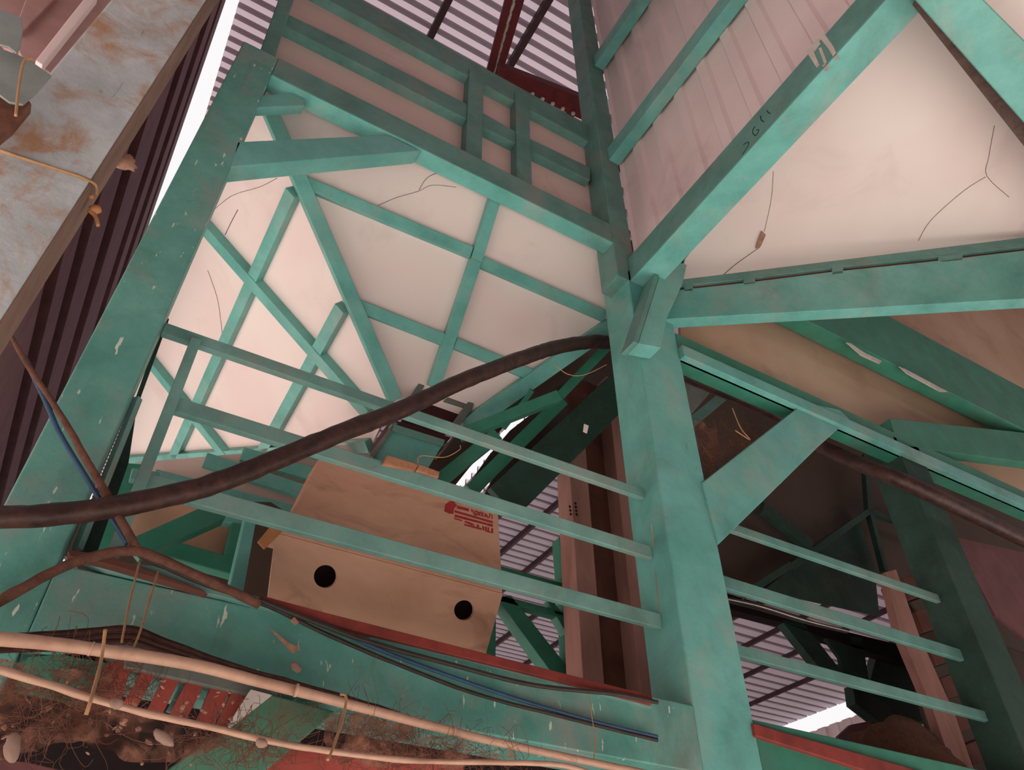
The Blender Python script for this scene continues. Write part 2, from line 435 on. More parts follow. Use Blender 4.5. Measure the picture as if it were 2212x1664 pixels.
# cross beam over the top right corner
t = thing('steel_beam', 'broad teal cross beam cutting the top right corner, dark brown strip along its edge', 'beam', (2.3,.25,4.45))
prism('web', [(1958,-20),(2235,292),(2600,690),(2600,500),(2235,110),(2090,-35)], PZ(4.45), Vector((0,0,.16)), TEAL, t, .006)
prism('edge_strip', [(1985,-5),(1974,14),(2235,345),(2600,790),(2600,640),(2235,240)], PZ(4.63), Vector((0,0,.02)), DKBROWN, t, .003)  # dark brown strip added along the beam edge

# ------------------------------------------------------------------ railings
t = thing('guard_railing', 'three-rail teal railing with one flat post in the left bay, before the tan box', 'railing', (.8,2.12,2.5))
box('rail', (-.118,2.10,3.386), (1.868,2.126,3.434), TEALR, t, .004)
box('rail', (-.01,2.10,3.101), (1.868,2.126,3.158), TEALR, t, .004)
box('rail', (-.02,2.10,2.809), (1.868,2.126,2.869), TEALR, t, .004)
box('post', (-.028,2.085,2.5), (.006,2.10,3.4), TEALR, t, .002)
t = thing('guard_railing', 'three-rail green railing, toned darker for the dim right bay, before the bright roof gap', 'railing', (3,2.12,2.5))
box('rail', (2.14,2.10,3.374), (3.79,2.126,3.418), TEALD, t, .004)  # rails painted darker than the left bay's, for the dimmer light
box('rail', (2.14,2.10,3.067), (3.79,2.126,3.126), TEALD, t, .004)
box('rail', (2.14,2.10,2.78), (3.79,2.126,2.828), TEALD, t, .004)

# ------------------------------------------------------------------ upper wall panel
t = thing('panelled_wall_section', 'dusty pink sheet panel framed by teal bars above the upper beam', 'panel', (.8,2.12,5.14))
box('sheet', (-.2,2.16,5.10), (1.83,2.175,6.34), CREAM2, t, 0)
box('top_bar', (-.2,2.10,6.16), (1.83,2.165,6.38), TEALD, t, .004)
pl = PY(2.10)
prism('middle_bar', [(612,26),(740,87),(1010,225),(1117,286),(1275,362),(1275,389),(1114,310),(1006,256),(740,119),(608,52)], pl, .065, TEALD, t, .003)
prism('upright_bar', [(1014,148),(1046,165),(1041,348),(1006,330)], PY(2.09), .07, TEALD, t, .003)
prism('upright_bar', [(1113,198),(1142,212),(1150,402),(1117,384)], PY(2.09), .07, TEALD, t, .003)

# ------------------------------------------------------------------ side wall over the V beam
v = []; prof = []; yy = -.9
while yy < 2.0:
    prof += [(yy,0),(yy+.085,0),(yy+.10,.022),(yy+.16,.022),(yy+.175,0)]; yy += .2
for zz_ in (4.85, 9.0):
    for py, d in prof: v.append(Vector((1.965-d, min(py,2.0), zz_)))
k = len(prof)
t = thing('ribbed_side_wall_section', 'pale pink ribbed sheet panel above the lettered beam, teal rails across it', 'panel', (1.96,1,4.85))
obj('ribbed_sheet', v, [(i,i+1,k+i+1,k+i) for i in range(k-1)], PINK, t)
def siderail(z0, z1): 
    box('cross_rail', (1.86,-.9,z0), (1.94,2.0,z1), TEAL, t, .004)
siderail(5.845, 5.98)
z = at(1290,133,PX(1.86)).z; siderail(z, z+.14)

# overhead deck right
deckpts = [at(x,y,PZ(5.05)) for x,y in [(1478,606),(1976,8),(2120,-60),(2330,-60),(2330,498)]]
v, f = prism_data(wpt([(1462,640),(1480,560),(1960,-30),(2060,-250),(2420,-250),(2420,530)], PZ(5.05)), Vector((0,0,.02)))
tag(obj('cream_deck_panel', v, f, CREAM), 'large pale cream triangle panel overhead at upper right, hairline cracks', 'panel')
# inclined panels of right bay
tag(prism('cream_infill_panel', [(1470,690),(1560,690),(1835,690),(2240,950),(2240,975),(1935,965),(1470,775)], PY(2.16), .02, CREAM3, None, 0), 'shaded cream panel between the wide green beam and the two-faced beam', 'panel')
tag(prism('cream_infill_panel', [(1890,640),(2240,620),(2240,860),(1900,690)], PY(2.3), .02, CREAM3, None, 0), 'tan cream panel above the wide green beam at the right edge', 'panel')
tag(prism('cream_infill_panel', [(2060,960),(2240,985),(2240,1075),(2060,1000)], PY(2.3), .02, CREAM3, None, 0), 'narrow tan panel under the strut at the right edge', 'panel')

tag(prism('slit_light_strip', [(1828,740),(1838,742),(1868,762),(1905,780),(1900,786),(1860,768)], PY(1.985), .004, WHITEB, None, 0), 'short white strip of painted daylight under the wide green beam, upper of two', 'strip')  # white strips painted in place of the light slits
tag(prism('slit_light_strip', [(1942,792),(1955,797),(2010,826),(2046,846),(2030,846),(1960,808)], PY(1.985), .004, WHITEB, None, 0), 'longer white strip of painted daylight under the wide green beam, lower of two', 'strip')
# ------------------------------------------------------------------ hopper
LP = PL((.82,0,1), 4.90)                         # left wall  z = 4.90 - .82 x
FP = PL((0,1.31,1), 4.985+1.31*2.2)              # front wall
ridge_t = Vector((-.237,2.11,5.10))
hop = thing('grain_hopper', 'large cream pyramid hopper with teal ribs in the left bay', 'hopper', (.9,2.8,3.9))
lb = at(850,862,FP); rb = at(1003,922,FP); rt_ = at(1300,716,FP)
rdir = (rt_-rb); rt_ = rb + rdir*((4.92-rb.z)/rdir.z)
nb = Vector((0,1,0))
RP = P3(rb, rt_, rb+nb)
ft = Vector((0, (4.985+1.31*2.2-5.08)/1.31, 5.08))
lt = at(570,238,FP)
lt = lt + (lt-lb)*((5.066-lt.z)/(lt.z-lb.z))
tr = Vector((1.78, (4.985+1.31*2.2-5.066)/1.31, 5.066))
th = .012
# front wall sheet
v, f = prism_data([lt, tr, rt_, rb, lb], Vector((0,.01,.01)))
obj('front_sheet', v, f, CREAM, hop)
# left wall sheet
bl0 = at(806,955,LP); bl1 = at(255,1003,LP)
bl1 = bl1 + (bl1-bl0)*.25
v, f = prism_data([lt, lb, bl0] + wpt([(232,1008),(300,830),(400,560),(520,250)], LP), Vector((.01,0,.01)))
obj('left_sheet', v, f, CREAM, hop)
def hb(name, p, q, pl, w=.062, t=.045, mat=TEAL): return pbar(name, p, q, pl, w, t, mat, hop, .003)
hb('cross_rib', (640,392), (1013,548), FP); hb('cross_rib', (1030,566), (1300,684), FP)
hb('cross_rib', (752,655), (962,738), FP); hb('cross_rib', (978,742), (1160,818), FP)
hb('slope_rib', (1066,425), (1022,566), FP, .062, .055); hb('slope_rib', (1022,566), (932,836), FP, .062, .055)
hb('corner_rib', (574,228), (850,864), FP, .07, .06)
hb('side_rib', (643,412), (376,1000), LP, .068, .05); hb('side_rib', (748,660), (566,990), LP, .068, .05)
hb('slope_rib', (448,482), (805,888), LP, .072, .055); hb('slope_rib', (330,772), (500,984), LP, .072, .055)
hb('back_rib', (250,994), (806,958), LP, .07, .05)
hb('corner_rib', (1312,704), (1002,920), FP, .085, .06)
# right wall (seen at a grazing angle)
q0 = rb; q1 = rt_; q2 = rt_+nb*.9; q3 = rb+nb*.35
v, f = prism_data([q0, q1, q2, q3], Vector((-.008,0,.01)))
obj('right_sheet', v, f, BROWNS, hop)  # shade on this wall is put into its dark sheet colour

# lower louvre panel behind railing
pl = PY(3.3)
t = thing('louvred_panel', 'pale panel with teal slats low behind the brown hose, left of the tan box', 'panel', at(520,1080,pl))
prism('sheet', [(290,1000),(810,955),(800,1000),(700,1010),(650,1100),(480,1130),(300,1075)], PY(3.33), .02, CREAM2, t, 0)
for (a_, b_) in (((440,998),(700,1082)), ((520,985),(690,1035)), ((330,1035),(680,1125)), ((620,965),(720,990))):
    pbar('slat', a_, b_, pl, .075, .03, TEAL, t)

# outlet neck under hopper
pl = PY(2.84)
t = thing('chute', 'dark red chute neck with grey flanges and a teal lower box under the hopper', 'chute', at(880,1000,pl))
prism('neck', [(905,862),(1012,880),(975,925),(900,900),(870,905)], pl, .3, DARKRED, t)
prism('upper_flange', [(975,852),(1008,864),(1016,872),(1008,880),(960,864)], PY(2.80), .03, STEELG, t)
prism('side_flange', [(1011,868),(1026,868),(1020,885),(990,925),(972,922)], PY(2.79), .04, STEELG, t)
prism('side_flange', [(907,824),(920,830),(900,862),(884,862)], PY(2.79), .04, STEELG, t)
prism('lower_neck', [(845,905),(975,945),(950,965),(840,930)], PY(2.80), .25, DARKRED, t)
prism('lower_box', [(849,920),(960,955),(925,1012),(800,990)], PY(2.78), .3, TEAL, t)
prism('box_rim', [(846,914),(962,950),(958,962),(842,928)], PY(2.76), .03, TEALD, t)
prism('side_flange', [(852,910),(860,914),(808,990),(798,984)], PY(2.76), .03, STEELG, t)
# brick pieces on middle rail
pl = PY(2.11)
tag(prism('brick', [(826,1003),(836,983),(904,1003),(897,1017)], PY(2.09), .05, BRICK, None, .003), 'longer broken brick lying on the middle rail above the tan box', 'brick')
tag(prism('brick', [(899,1016),(906,1003),(950,1019),(948,1032)], PY(2.09), .05, BRICK, None, .003), 'shorter broken brick lying on the middle rail above the tan box', 'brick')

def crack(parent, pl, L, r=.0012, mat=None):
    q = PL(pl.n, pl.d + (.002 if pl.n.dot(CAM) > pl.d else -.002))
    ptube('crack', [(x+random.uniform(-2,2), y+random.uniform(-2,2), q) for x, y in L], r, mat or DKBROWN, parent, seg=4, n=4)
crack(hop, LP, [(455,462),(500,425),(560,405),(600,385)]); crack(hop, LP, [(488,508),(502,480),(514,452)], .0018)
crack(hop, LP, [(450,585),(468,640),(476,690),(478,725)]); crack(hop, FP, [(815,445),(860,428),(905,412),(935,400),(985,405)]); crack(hop, FP, [(905,412),(925,385),(950,372)])
tp_ = thing('tape_residue', 'torn whitish tape strips stuck on the lettered beam', 'tape', at(1775,110,PX(1.884)))
for q in ([(1742,112),(1752,100),(1770,140),(1764,146)], [(1768,78),(1780,72),(1800,100),(1812,128),(1804,130),(1790,106)], [(1752,100),(1766,84),(1772,94),(1758,112)], [(1776,140),(1790,136),(1788,154),(1780,152)], [(1768,104),(1774,102),(1786,134),(1780,138)]):
    prism('strip', q, PX(1.884), .002, WHITEB, tp_, 0)
dk = PZ(5.05)
deck = bpy.data.objects['cream_deck_panel']
crack(deck, dk, [(2130,382),(2080,415),(2010,475),(1985,520)], .0015); crack(deck, dk, [(2148,270),(2135,340),(2130,382),(2180,425)], .0012); crack(deck, dk, [(1672,370),(1668,430),(1650,500)], .001); crack(deck, dk, [(1640,535),(1590,570),(1562,595)], .0018)
tag(prism('dry_leaf', [(1646,500),(1654,508),(1644,532),(1632,538),(1638,518)], PZ(5.035), .006, LITTER, None, 0), 'small brown leaf stuck on the cream deck', 'leaf')

# dark fan of beams at the right of the hopper
RPv = RP
def fan(label, p, q, y0, w, t_=.05, mat=TEALK):
    a_, b_ = at(*p, PY(y0)), at(*q, PY(y0-.25))
    return tag(bar3('hopper_stay', a_, b_, w, t_, toward(PY(y0)), mat, None, .003), label, 'stay')
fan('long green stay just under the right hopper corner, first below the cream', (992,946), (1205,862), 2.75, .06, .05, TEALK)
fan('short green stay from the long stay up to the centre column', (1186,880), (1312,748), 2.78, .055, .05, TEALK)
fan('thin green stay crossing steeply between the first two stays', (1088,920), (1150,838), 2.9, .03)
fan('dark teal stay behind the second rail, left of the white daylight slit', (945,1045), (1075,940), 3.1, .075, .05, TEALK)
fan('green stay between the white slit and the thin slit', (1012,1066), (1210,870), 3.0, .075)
fan('widest dark green stay of the fan, lowest beside the elevator casing', (1080,1092), (1335,845), 2.9, .20, .05, SHADEG)
tag(prism('shaded_sheet', [(1120,930),(1330,745),(1335,905),(1110,1095),(1042,1078)], PY(3.35), .02, BROWNS, None, 0), 'dark shade-coloured sheet behind the fan of green stays', 'panel')  # dark sheets stand for the shade between and behind the stays
tag(prism('shaded_sheet', [(1003,922),(1092,918),(1040,978),(984,1048),(940,1085),(880,1040)], PY(3.4), .02, BROWNS, None, 0), 'brown shade-coloured sheet left of the white daylight slit, behind the chute', 'panel')
tag(prism('shaded_sheet', [(1058,982),(1102,930),(1205,850),(1190,905),(1110,984),(1034,1068),(1002,1062)], PY(3.32), .02, BROWNS, None, 0), 'brown shade-coloured strip beside the white daylight slit', 'panel')

# ------------------------------------------------------------------ elevator casing
pl = PY(3.0)
t = thing('elevator_casing', 'tall pinkish elevator casing with brown boarding between two flanged posts', 'casing', (2.25,3.05,0))
box('board', (2.2,3.05,0), (2.44,3.1,5.0), BOARDB, t, .003)
box('post', (2.095,2.96,0), (2.22,3.1,4.45), WOOD, t, .005)
box('post', (2.42,2.94,0), (2.60,3.1,5.0), WOOD, t, .005)
for (x, y) in ((1243,1088),(1244,1096),(1245,1104),(1246,1112),(1231,1095),(1232,1103),(1233,1111)):
    c_ = at(x, y, PY(2.958)); v, f = blob(c_, .008,.006,.008,0,6,4,0); obj('bolt_hole', v, f, DARK, t)

# ------------------------------------------------------------------ tan box with two round holes
FPb = PY(2.4)
fr = at(1086,1281,FPb); fl = at(596,1150,FPb)
br = at(1050,1412,PX(fr.x))
BP = P3(fr, fl, br)
t = thing('plywood_box', 'tan plywood box with two round holes and a red stamp, behind the left railing', 'box', at(800,1340,BP))
front = wpt([(690,990),(1076,1098),(1086,1281),(596,1150),(640,1090)], FPb)
v, f = prism_data(front, Vector((0,.12,0)))
obj('body', v, f, PLY, t, .004)
def holed(name, outer, holes, ext, mat, parent):
    bm = bmesh.new(); loops = []
    for ring in [outer]+holes:
        vs = [bm.verts.new(p) for p in ring]
        loops.append([bm.edges.new((vs[i], vs[(i+1)%len(vs)])) for i in range(len(vs))])
    es = [e for l in loops for e in l]
    r = bmesh.ops.triangle_fill(bm, edges=es, use_beauty=True)
    fs = [g for g in r['geom'] if isinstance(g, bmesh.types.BMFace)]
    ex = bmesh.ops.extrude_face_region(bm, geom=fs)
    bmesh.ops.translate(bm, verts=[g for g in ex['geom'] if isinstance(g, bmesh.types.BMVert)], vec=ext)
    bm.verts.index_update()
    v = [q.co.copy() for q in bm.verts]; f = [tuple(w.index for w in q.verts) for q in bm.faces]
    bm.free(); return obj(name, v, f, mat, parent)
def circ(cx, cy, r, pl, k=28):
    c_ = at(cx, cy, pl); e1 = (at(cx+4, cy, pl)-c_)
    return [at(cx+r*math.cos(2*math.pi*i/k), cy+r*1.0*math.sin(2*math.pi*i/k), pl) for i in range(k)]
holed('lower_board', wpt([(1086,1283),(1049,1415),(578,1300),(596,1152)], BP), [circ(703,1246,25,BP), circ(1003,1319,22,BP)], -toward(BP)*.02, PLY, t)
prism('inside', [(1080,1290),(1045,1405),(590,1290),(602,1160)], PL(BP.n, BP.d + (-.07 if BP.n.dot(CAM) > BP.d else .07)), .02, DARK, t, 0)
# red stamp
sp = PL((0,1,0), 2.3985)
def sz(L): return [(940+x*.0678, 1070+y*.0678) for x, y in L]
st = prism('stamp', sz([(330,290),(470,190),(600,200),(700,330),(600,420),(585,600),(440,580),(290,510)]), sp, .001, REDINK, t, 0)
for q in ([(620,480),(1840,830),(1845,900),(620,545)], [(630,610),(1640,890),(1640,950),(620,690)], [(1660,890),(1840,930),(1840,1010),(1660,970)],
          [(610,720),(860,790),(850,830),(610,760)], [(950,820),(1100,860),(1180,900),(1280,960),(1180,960),(930,860)], [(700,330),(1075,430),(1075,520),(700,420)],
          [(930,910),(1480,1050),(1480,1110),(930,960)], [(1500,980),(1560,1000),(1570,1130),(1510,1110)], [(1590,1000),(1640,1010),(1650,1160),(1590,1140)],
          [(1670,1020),(1720,1030),(1720,1170),(1670,1160)], [(1790,1050),(1850,1060),(1850,1215),(1640,1170),(1640,1140),(1790,1170)], [(1320,930),(1400,950),(1400,1030),(1340,1010)]):
    prism('stamp_line', sz(q), sp, .001, REDINK, st, 0)
def stroke(L, r=.0022):
    ptube('stamp_letter', [(x, y, sp) for x, y in sz(L)], r, REDINK, st, seg=5, n=5)
stroke([(1150,450),(1180,480),(1160,520)]); stroke([(1200,500),(1230,540),(1210,570)])
stroke([(1270,510),(1350,530),(1365,590),(1320,640),(1255,615),(1290,570)],.003)
stroke([(1410,660),(1415,560),(1460,555),(1475,670)]); stroke([(1520,540),(1525,690)])
stroke([(1580,600),(1620,620),(1610,680),(1575,670)],.003); stroke([(1660,650),(1670,710),(1720,710),(1745,590)]); stroke([(1790,620),(1810,660),(1815,750)])
tag(prism('tan_strap', [(557,1170),(590,1130),(622,1135),(606,1152),(572,1186)], PY(2.3), .01, TANIN, None, .002), 'short tan strap bent round the left edge of the tan box', 'strap')

# ------------------------------------------------------------------ frames behind the left railing
pl = PY(2.6)
t = thing('lower_bin', 'tan sheet bin with dark green frame bars at bottom left, behind the flat post', 'bin', at(400,1190,pl))
prism('sheet', [(270,1110),(420,1080),(540,1100),(500,1215),(300,1200)], PY(2.66), .02, PLY, t, 0)
prism('frame_bar', [(315,1172),(375,1168),(512,1206),(503,1242),(318,1190)], pl, .05, TEALK, t)
prism('frame_bar', [(505,1112),(535,1115),(512,1210),(484,1200)], pl, .04, TEALK, t)
prism('frame_bar', [(440,1098),(530,1112),(528,1135),(440,1120)], pl, .04, TEAL, t)
tag(prism('diagonal_strut', [(278,1165),(448,1090),(495,1103),(486,1120),(305,1200)], PY(2.45), .06, TEALK, None, .004), 'dark green diagonal strut behind the lowest rail at the left', 'strut')
tag(prism('short_post', [(532,1108),(556,1112),(526,1278),(495,1270)], PY(2.4), .05, TEAL, None, .004), 'short green post left of the tan box, behind the lowest rail', 'post')
tag(prism('shade_backing', [(120,1180),(262,1000),(330,1080),(585,1085),(640,1120),(600,1310),(430,1300),(180,1240)], PY(3.0), .03, BROWNS, None, 0), 'added dark brown partition behind the tan bin, low behind the left column', 'backing')  # dark sheet added over the bright roof to stand for shade
t = thing('side_channel', 'green channel and dark plates in the corner behind the left column', 'channel', at(230,1160,PY(2.5)))
prism('plate', [(262,1000),(330,1005),(300,1075),(270,1180),(200,1200),(190,1160)], PY(2.55), .02, TEALK, t, 0)
prism('channel_lip', [(286,1010),(345,1020),(345,1050),(280,1035)], PY(2.5), .03, TEALD, t)
# green truss seen against the far roof
pl = PY(3.2)
t = thing('tower_frame', 'dark green braced tower frame right of the tan box, far roof behind', 'frame', at(1150,1450,pl))
prism('diagonal', [(1072,1290),(1104,1286),(1240,1458),(1190,1452)], pl, .08, TEALK, t)
prism('upright', [(1046,1420),(1070,1300),(1072,1300),(1071,1424)], pl, .08, TEALK, t)
prism('upright', [(1208,1160),(1232,1180),(1240,1320),(1254,1466),(1228,1462),(1222,1330)], pl, .08, TEALK, t)
prism('knee', [(1182,1298),(1196,1300),(1232,1345),(1226,1372)], pl, .06, TEALK, t)
prism('tie_bar', [(1080,1222),(1245,1268),(1245,1284),(1080,1238)], pl, .05, TEALK, t)
prism('tie_bar', [(1080,1285),(1250,1330),(1250,1345),(1080,1300)], pl, .05, TEALK, t)

# ------------------------------------------------------------------ dark interior right of the column
t = thing('storage_hopper', 'hopper coloured dark for the shade, with dark ribs deep behind the right railing', 'hopper', (3.6,3.4,2.6))
pl = PY(3.4)
prism('sheet', [(1480,800),(1560,850),(1900,930),(2240,1010),(2240,1420),(1990,1330),(1920,1240),(1700,1300),(1560,1240)], PY(3.5), .02, BROWNS, t, 0)  # dim interior light is put into the sheet and rib colours
for p, q, w in (((1862,990),(1872,1115),.06), ((1868,1110),(1700,1230),.05), ((1868,1108),(1990,1150),.05), ((1872,1110),(1905,1240),.05), ((1640,1100),(1745,1185),.12), ((1700,1225),(1600,1290),.05)):
    pbar('rib', p, q, pl, w, .05, SHADEG, t)
prism('green_plate', [(1855,1120),(1745,1200),(1650,1275),(1900,1330),(1888,1220)], PY(3.46), .02, SHADEG, t, 0)
tag(prism('shade_backdrop', [(1925,1240),(2010,1290),(2300,1330),(2300,1760),(2080,1760),(2000,1560)], PY(3.7), .03, BROWNS, None, 0), 'added dark brown screen behind the wooden stair', 'backdrop')  # dark sheet added where open sky would show bright
tag(prism('maroon_panel', [(2060,1160),(2240,1200),(2240,1400),(2150,1330)], PY(2.7), .02, MAROON, None, 0), 'dark maroon panel at the right edge beside the far column', 'panel')
tag(prism('hanging_plate', [(1466,790),(1512,812),(1540,842),(1486,904),(1466,860)], PY(2.75), .02, BARE, None, .002), 'small grey metal plate catching light right of the centre column', 'plate')
tag(pbar('short_strut', (1478,925), (1572,848), PY(2.9), .07, .05, TEALD, None), 'short grey green strut under the small grey plate', 'strut')
# truss behind right railing
pl = PY(4.2)
t = thing('lattice_girder', 'dark-coloured lattice girder under the middle rail of the right bay', 'girder', at(1750,1400,pl))  # members coloured dark to carry the interior shade
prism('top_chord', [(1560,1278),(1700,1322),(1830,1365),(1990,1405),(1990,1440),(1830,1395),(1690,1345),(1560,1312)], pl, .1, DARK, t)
prism('diagonal', [(1686,1338),(1735,1345),(1826,1460),(1785,1462)], pl, .08, SHADEG, t)
prism('diagonal', [(1835,1375),(1862,1378),(1878,1472),(1862,1478)], pl, .08, SHADEG, t)
prism('gusset', [(1772,1362),(1850,1380),(1860,1470),(1826,1470),(1815,1420)], pl, .04, SHADEG, t)
prism('bin', [(1842,1480),(1880,1470),(1900,1395),(1990,1400),(2010,1560),(1900,1560),(1848,1520)], PY(4.3), .1, SHADEG, t)
t = thing('wire_bundle', 'loose black and silver wires under the middle rail of the right bay', 'wire', at(1700,1330,PY(2.3)))
for k in range(4):
    ptube('wire', [(1562,1290+k*3,PY(2.35)),(1640,1306+k*4,PY(2.3)),(1740,1338+k*3,PY(2.3)),(1830,1362+k*2,PY(2.3))], .003, (WHITEB if k == 1 else BLACKC), t, seg=6)
# stair / ladder
pl = PY(2.9)
t = thing('wooden_stair', 'dim pinkish wooden stair with box treads at the right, behind the railing', 'stair', at(2040,1664,pl))
prism('stringer', [(1912,1236),(1936,1230),(1985,1370),(2062,1540),(2110,1680),(2066,1680),(2010,1520),(1945,1370)], pl, .06, WOOD, t)
for k in range(6):
    x, y = 1950+k*27, 1250+k*72
    prism('tread', [(x,y),(x+70,y-28),(x+86,y-8),(x+92,y+20),(x+18,y+44)], PY(2.98), .2, BOARDB, t)
# sack
c0 = at(1970,1630,PY(3.0))
v, f = blob(c0, .42,.16,.16, .1, 26, 16, .35)
tag(obj('grain_sack', v, f, SACK, None, 0, True), 'slumped brown jute sack at lower right, beside the wooden stair', 'sack')
t = tag(prism('hanging_drape', [(1812,1590),(1838,1566),(1880,1558),(1885,1600),(1850,1640),(1805,1620)], PY(4.0), .03, MAROON, None, 0), 'maroon cloth edge below the bright eave, beside the jute sack', 'cloth')

# ------------------------------------------------------------------ hose
def hp(x, y, yy): return (x, y, PY(yy))
hose = [hp(-60,1116,1.88), hp(60,1116,1.88), hp(202,1102,1.89), hp(370,1070,1.91), hp(505,1030,1.93), hp(740,934,1.97), hp(868,885,2.0), hp(1003,822,2.04), hp(1137,771,2.12), hp(1205,750,2.2), hp(1265,740,2.28), hp(1302,739,2.33),
        hp(1380,752,2.42), hp(1466,806,2.40), hp(1580,852,2.30), hp(1694,905,2.26), hp(1768,962,2.22), hp(1880,1012,2.02), hp(1990,1058,1.90), hp(2240,1180,1.90), hp(2480,1310,1.90)]
t = tag(ptube('rubber_hose', hose, (.0255,.047), HOSE, None, seg=16, wob=.12, n=10), 'thick dark brown hose sagging across the frame from left edge to centre column', 'hose')

# ------------------------------------------------------------------ grey post in front, left
t = thing('concrete_post', 'pale grey rust-stained concrete post in front at the upper left', 'post', (-.39,1.25,0))
box('shaft', (-.482,1.2,0), (-.303,1.315,6), GREY, t, .008)
box('stained_side', (-.303,1.207,0), (-.300,1.313,5.9), flat('brown_stained_render', '#8f7468', '#6a4f45', 7, .85, .3, .2, (1,1,.3)), t, 0)
g = PY(1.197)
tag(ptube('straw_tie', [(-20,318,g),(60,345,g),(130,368,g),(180,385,g),(206,400,PY(1.21)),(207,420,PY(1.24))], .0035, STRAW, None, seg=7, wob=.5), 'orange straw tied round the grey post', 'straw')
v, f = blob(at(268,350,PY(1.33)), .028,.012,.026, .4, 14, 9, .5); tag(obj('dry_leaf', v, f, LITTER, None, 0, True), 'curled red brown leaf stuck behind the grey post', 'leaf')
v, f = merge([blob(at(205,452,PY(1.25)), .012,.008,.012,0,9,6,.5), blob(at(196,425,PY(1.25)), .006,.006,.006,0,8,5,.2), tube_data(spline([at(192,455,PY(1.25)), at(206,468,PY(1.25)), at(212,488,PY(1.25))],4), .004, 6)])
tag(obj('dry_leaf', v, f, TANIN, None, 0, True), 'orange curled scrap hanging from the straw end', 'leaf')
# pink ribbed sheet behind it, torn sheet at edge
t = thing('pink_sheet_panel', 'mauve pink folded sheet panel left of the grey post', 'panel', (-1.0,1.7,3))
for q, dy in (([(-10,-10),(62,-10),(40,60),(30,110),(-10,60)], 1.75), ([(58,-10),(125,-10),(48,70),(40,40)], 1.70), ([(122,-10),(190,-10),(66,150),(40,110),(46,60)], 1.72), ([(186,-10),(212,-10),(92,140),(76,130)], 1.64), ([(208,-10),(246,-10),(120,170),(90,140)], 1.67)):
    prism('fold', q, PY(dy), .04, FOLD if dy > 1.66 else PINK, t, .004)
t = thing('torn_sheet_metal', 'dull torn sheet metal scraps at the left edge beside the grey post', 'scrap', at(20,150,PY(1.1)))
prism('upper_flap', [(-20,12),(46,36),(50,60),(44,102),(36,114),(18,100),(-20,90)], PY(1.1), .006, BARE, t, .002)
prism('lower_flap', [(-20,96),(40,118),(62,128),(112,162),(80,200),(50,225),(20,220),(-20,190)], PY(1.12), .006, BARE, t, .002)
ptube('stem', [(70,126,PY(1.09)),(52,134,PY(1.09)),(42,180,PY(1.09)),(34,250,PY(1.09))], .003, STRAW, t, seg=6)
tag(prism('mud_clump', [(-20,190),(30,215),(60,210),(70,222),(30,270),(-20,310)], PY(1.14), .03, COBWEB, None, .006), 'brown mud clump below the torn metal at the left edge', 'clump')

# ------------------------------------------------------------------ rod and blue cable left
g = PY(1.90)
tag(ptube('rusty_rod', [(26,728,g),(60,790,g),(130,895,g),(190,1000,g),(250,1105,g),(300,1195,g)], (.006,.012), RODB, None, seg=8, wob=.3), 'rusty brown rod leaning across the left column', 'rod')
tag(ptube('blue_cable', [(52,770,PY(1.92)),(100,870,PY(1.92)),(128,935,PY(1.92)),(180,1022,PY(1.92)),(230,1102,PY(1.92)),(276,1176,PY(1.92))], .007, BLUE, None, seg=8), 'blue cable running alongside the leaning rusty rod', 'cable')
tag(ptube('bent_branch', [(-20,1310,g),(60,1265,g),(150,1220,g),(230,1196,g),(290,1190,g),(340,1205,g),(440,1250,g),(560,1306,PY(1.93))], (.012,.012), RODB, None, seg=9, wob=.3), 'brown bent branch resting on the bottom beam from the left edge', 'branch')
tag(ptube('black_cable', [(300,1200,PY(1.95)),(440,1262,PY(1.96)),(580,1310,PY(1.965)),(700,1368,PY(1.97)),(850,1432,PY(1.97)),(1030,1500,PY(1.97)),(1200,1545,PY(1.97)),(1420,1600,PY(1.97))], .006, BLACKC, None, seg=8, wob=.2), 'lower dark cable lying along the face of the bottom beam', 'cable')
tag(ptube('black_cable', [(560,1296,PY(1.94)),(700,1352,PY(1.955)),(800,1388,PY(1.955)),(960,1432,PY(1.955)),(1150,1480,PY(1.955)),(1330,1500,PY(1.96)),(1420,1518,PY(1.96))], .007, BLACKC, None, seg=8, wob=.2), 'upper dark cable just below the red strip of the tan box', 'cable')
tag(ptube('blue_cable', [(600,1316,PY(1.95)),(700,1350,PY(1.96)),(800,1395,PY(1.97)),(900,1435,PY(1.97)),(1100,1505,PY(1.97)),(1280,1558,PY(1.97)),(1420,1592,PY(1.97))], .006, BLUE, None, seg=8), 'blue cable fanning out along the bottom beam', 'cable')
t = thing('board_edge', 'dark splintered board edge on top of the bottom beam at the left', 'board', at(300,1220,PY(1.95)))
prism('plank', [(146,1190),(160,1188),(240,1202),(440,1275),(450,1284),(380,1262),(220,1216),(150,1202)], PY(1.955), .03, BOARDB, t, .002)

# ------------------------------------------------------------------ clutter along the lower left edge
def stick(label, L, r, mat=STRAW, name='straw', cat='straw', **kw):
    return tag(ptube(name, L, r, mat, None, seg=7, **kw), label, cat)
g = PY(1.7)
t = thing('bamboo_pole', 'thicker bamboo pole sweeping from the left edge along the bottom beam', 'pole', at(400,1434,g))
ptube('pole', [(-40,1378,g),(80,1388,g),(202,1403,g),(404,1434,g),(572,1476,g),(700,1508,PY(1.75)),(868,1552,PY(1.8)),(1036,1595,PY(1.85)),(1205,1632,PY(1.9)),(1400,1672,PY(1.93))], (.0135,.010), BAMBOO, t, seg=12, wob=.06)
for x, y in ((197,1402),(640,1492),(980,1580)): 
    ptube('node', [(x-2,y-.5,PY(1.7 if x<650 else 1.83)),(x+2,y+.5,PY(1.7 if x<650 else 1.83))], .0145 if x<650 else .0125, BAMBOO, t, seg=12, n=2)
g2 = PY(1.6)
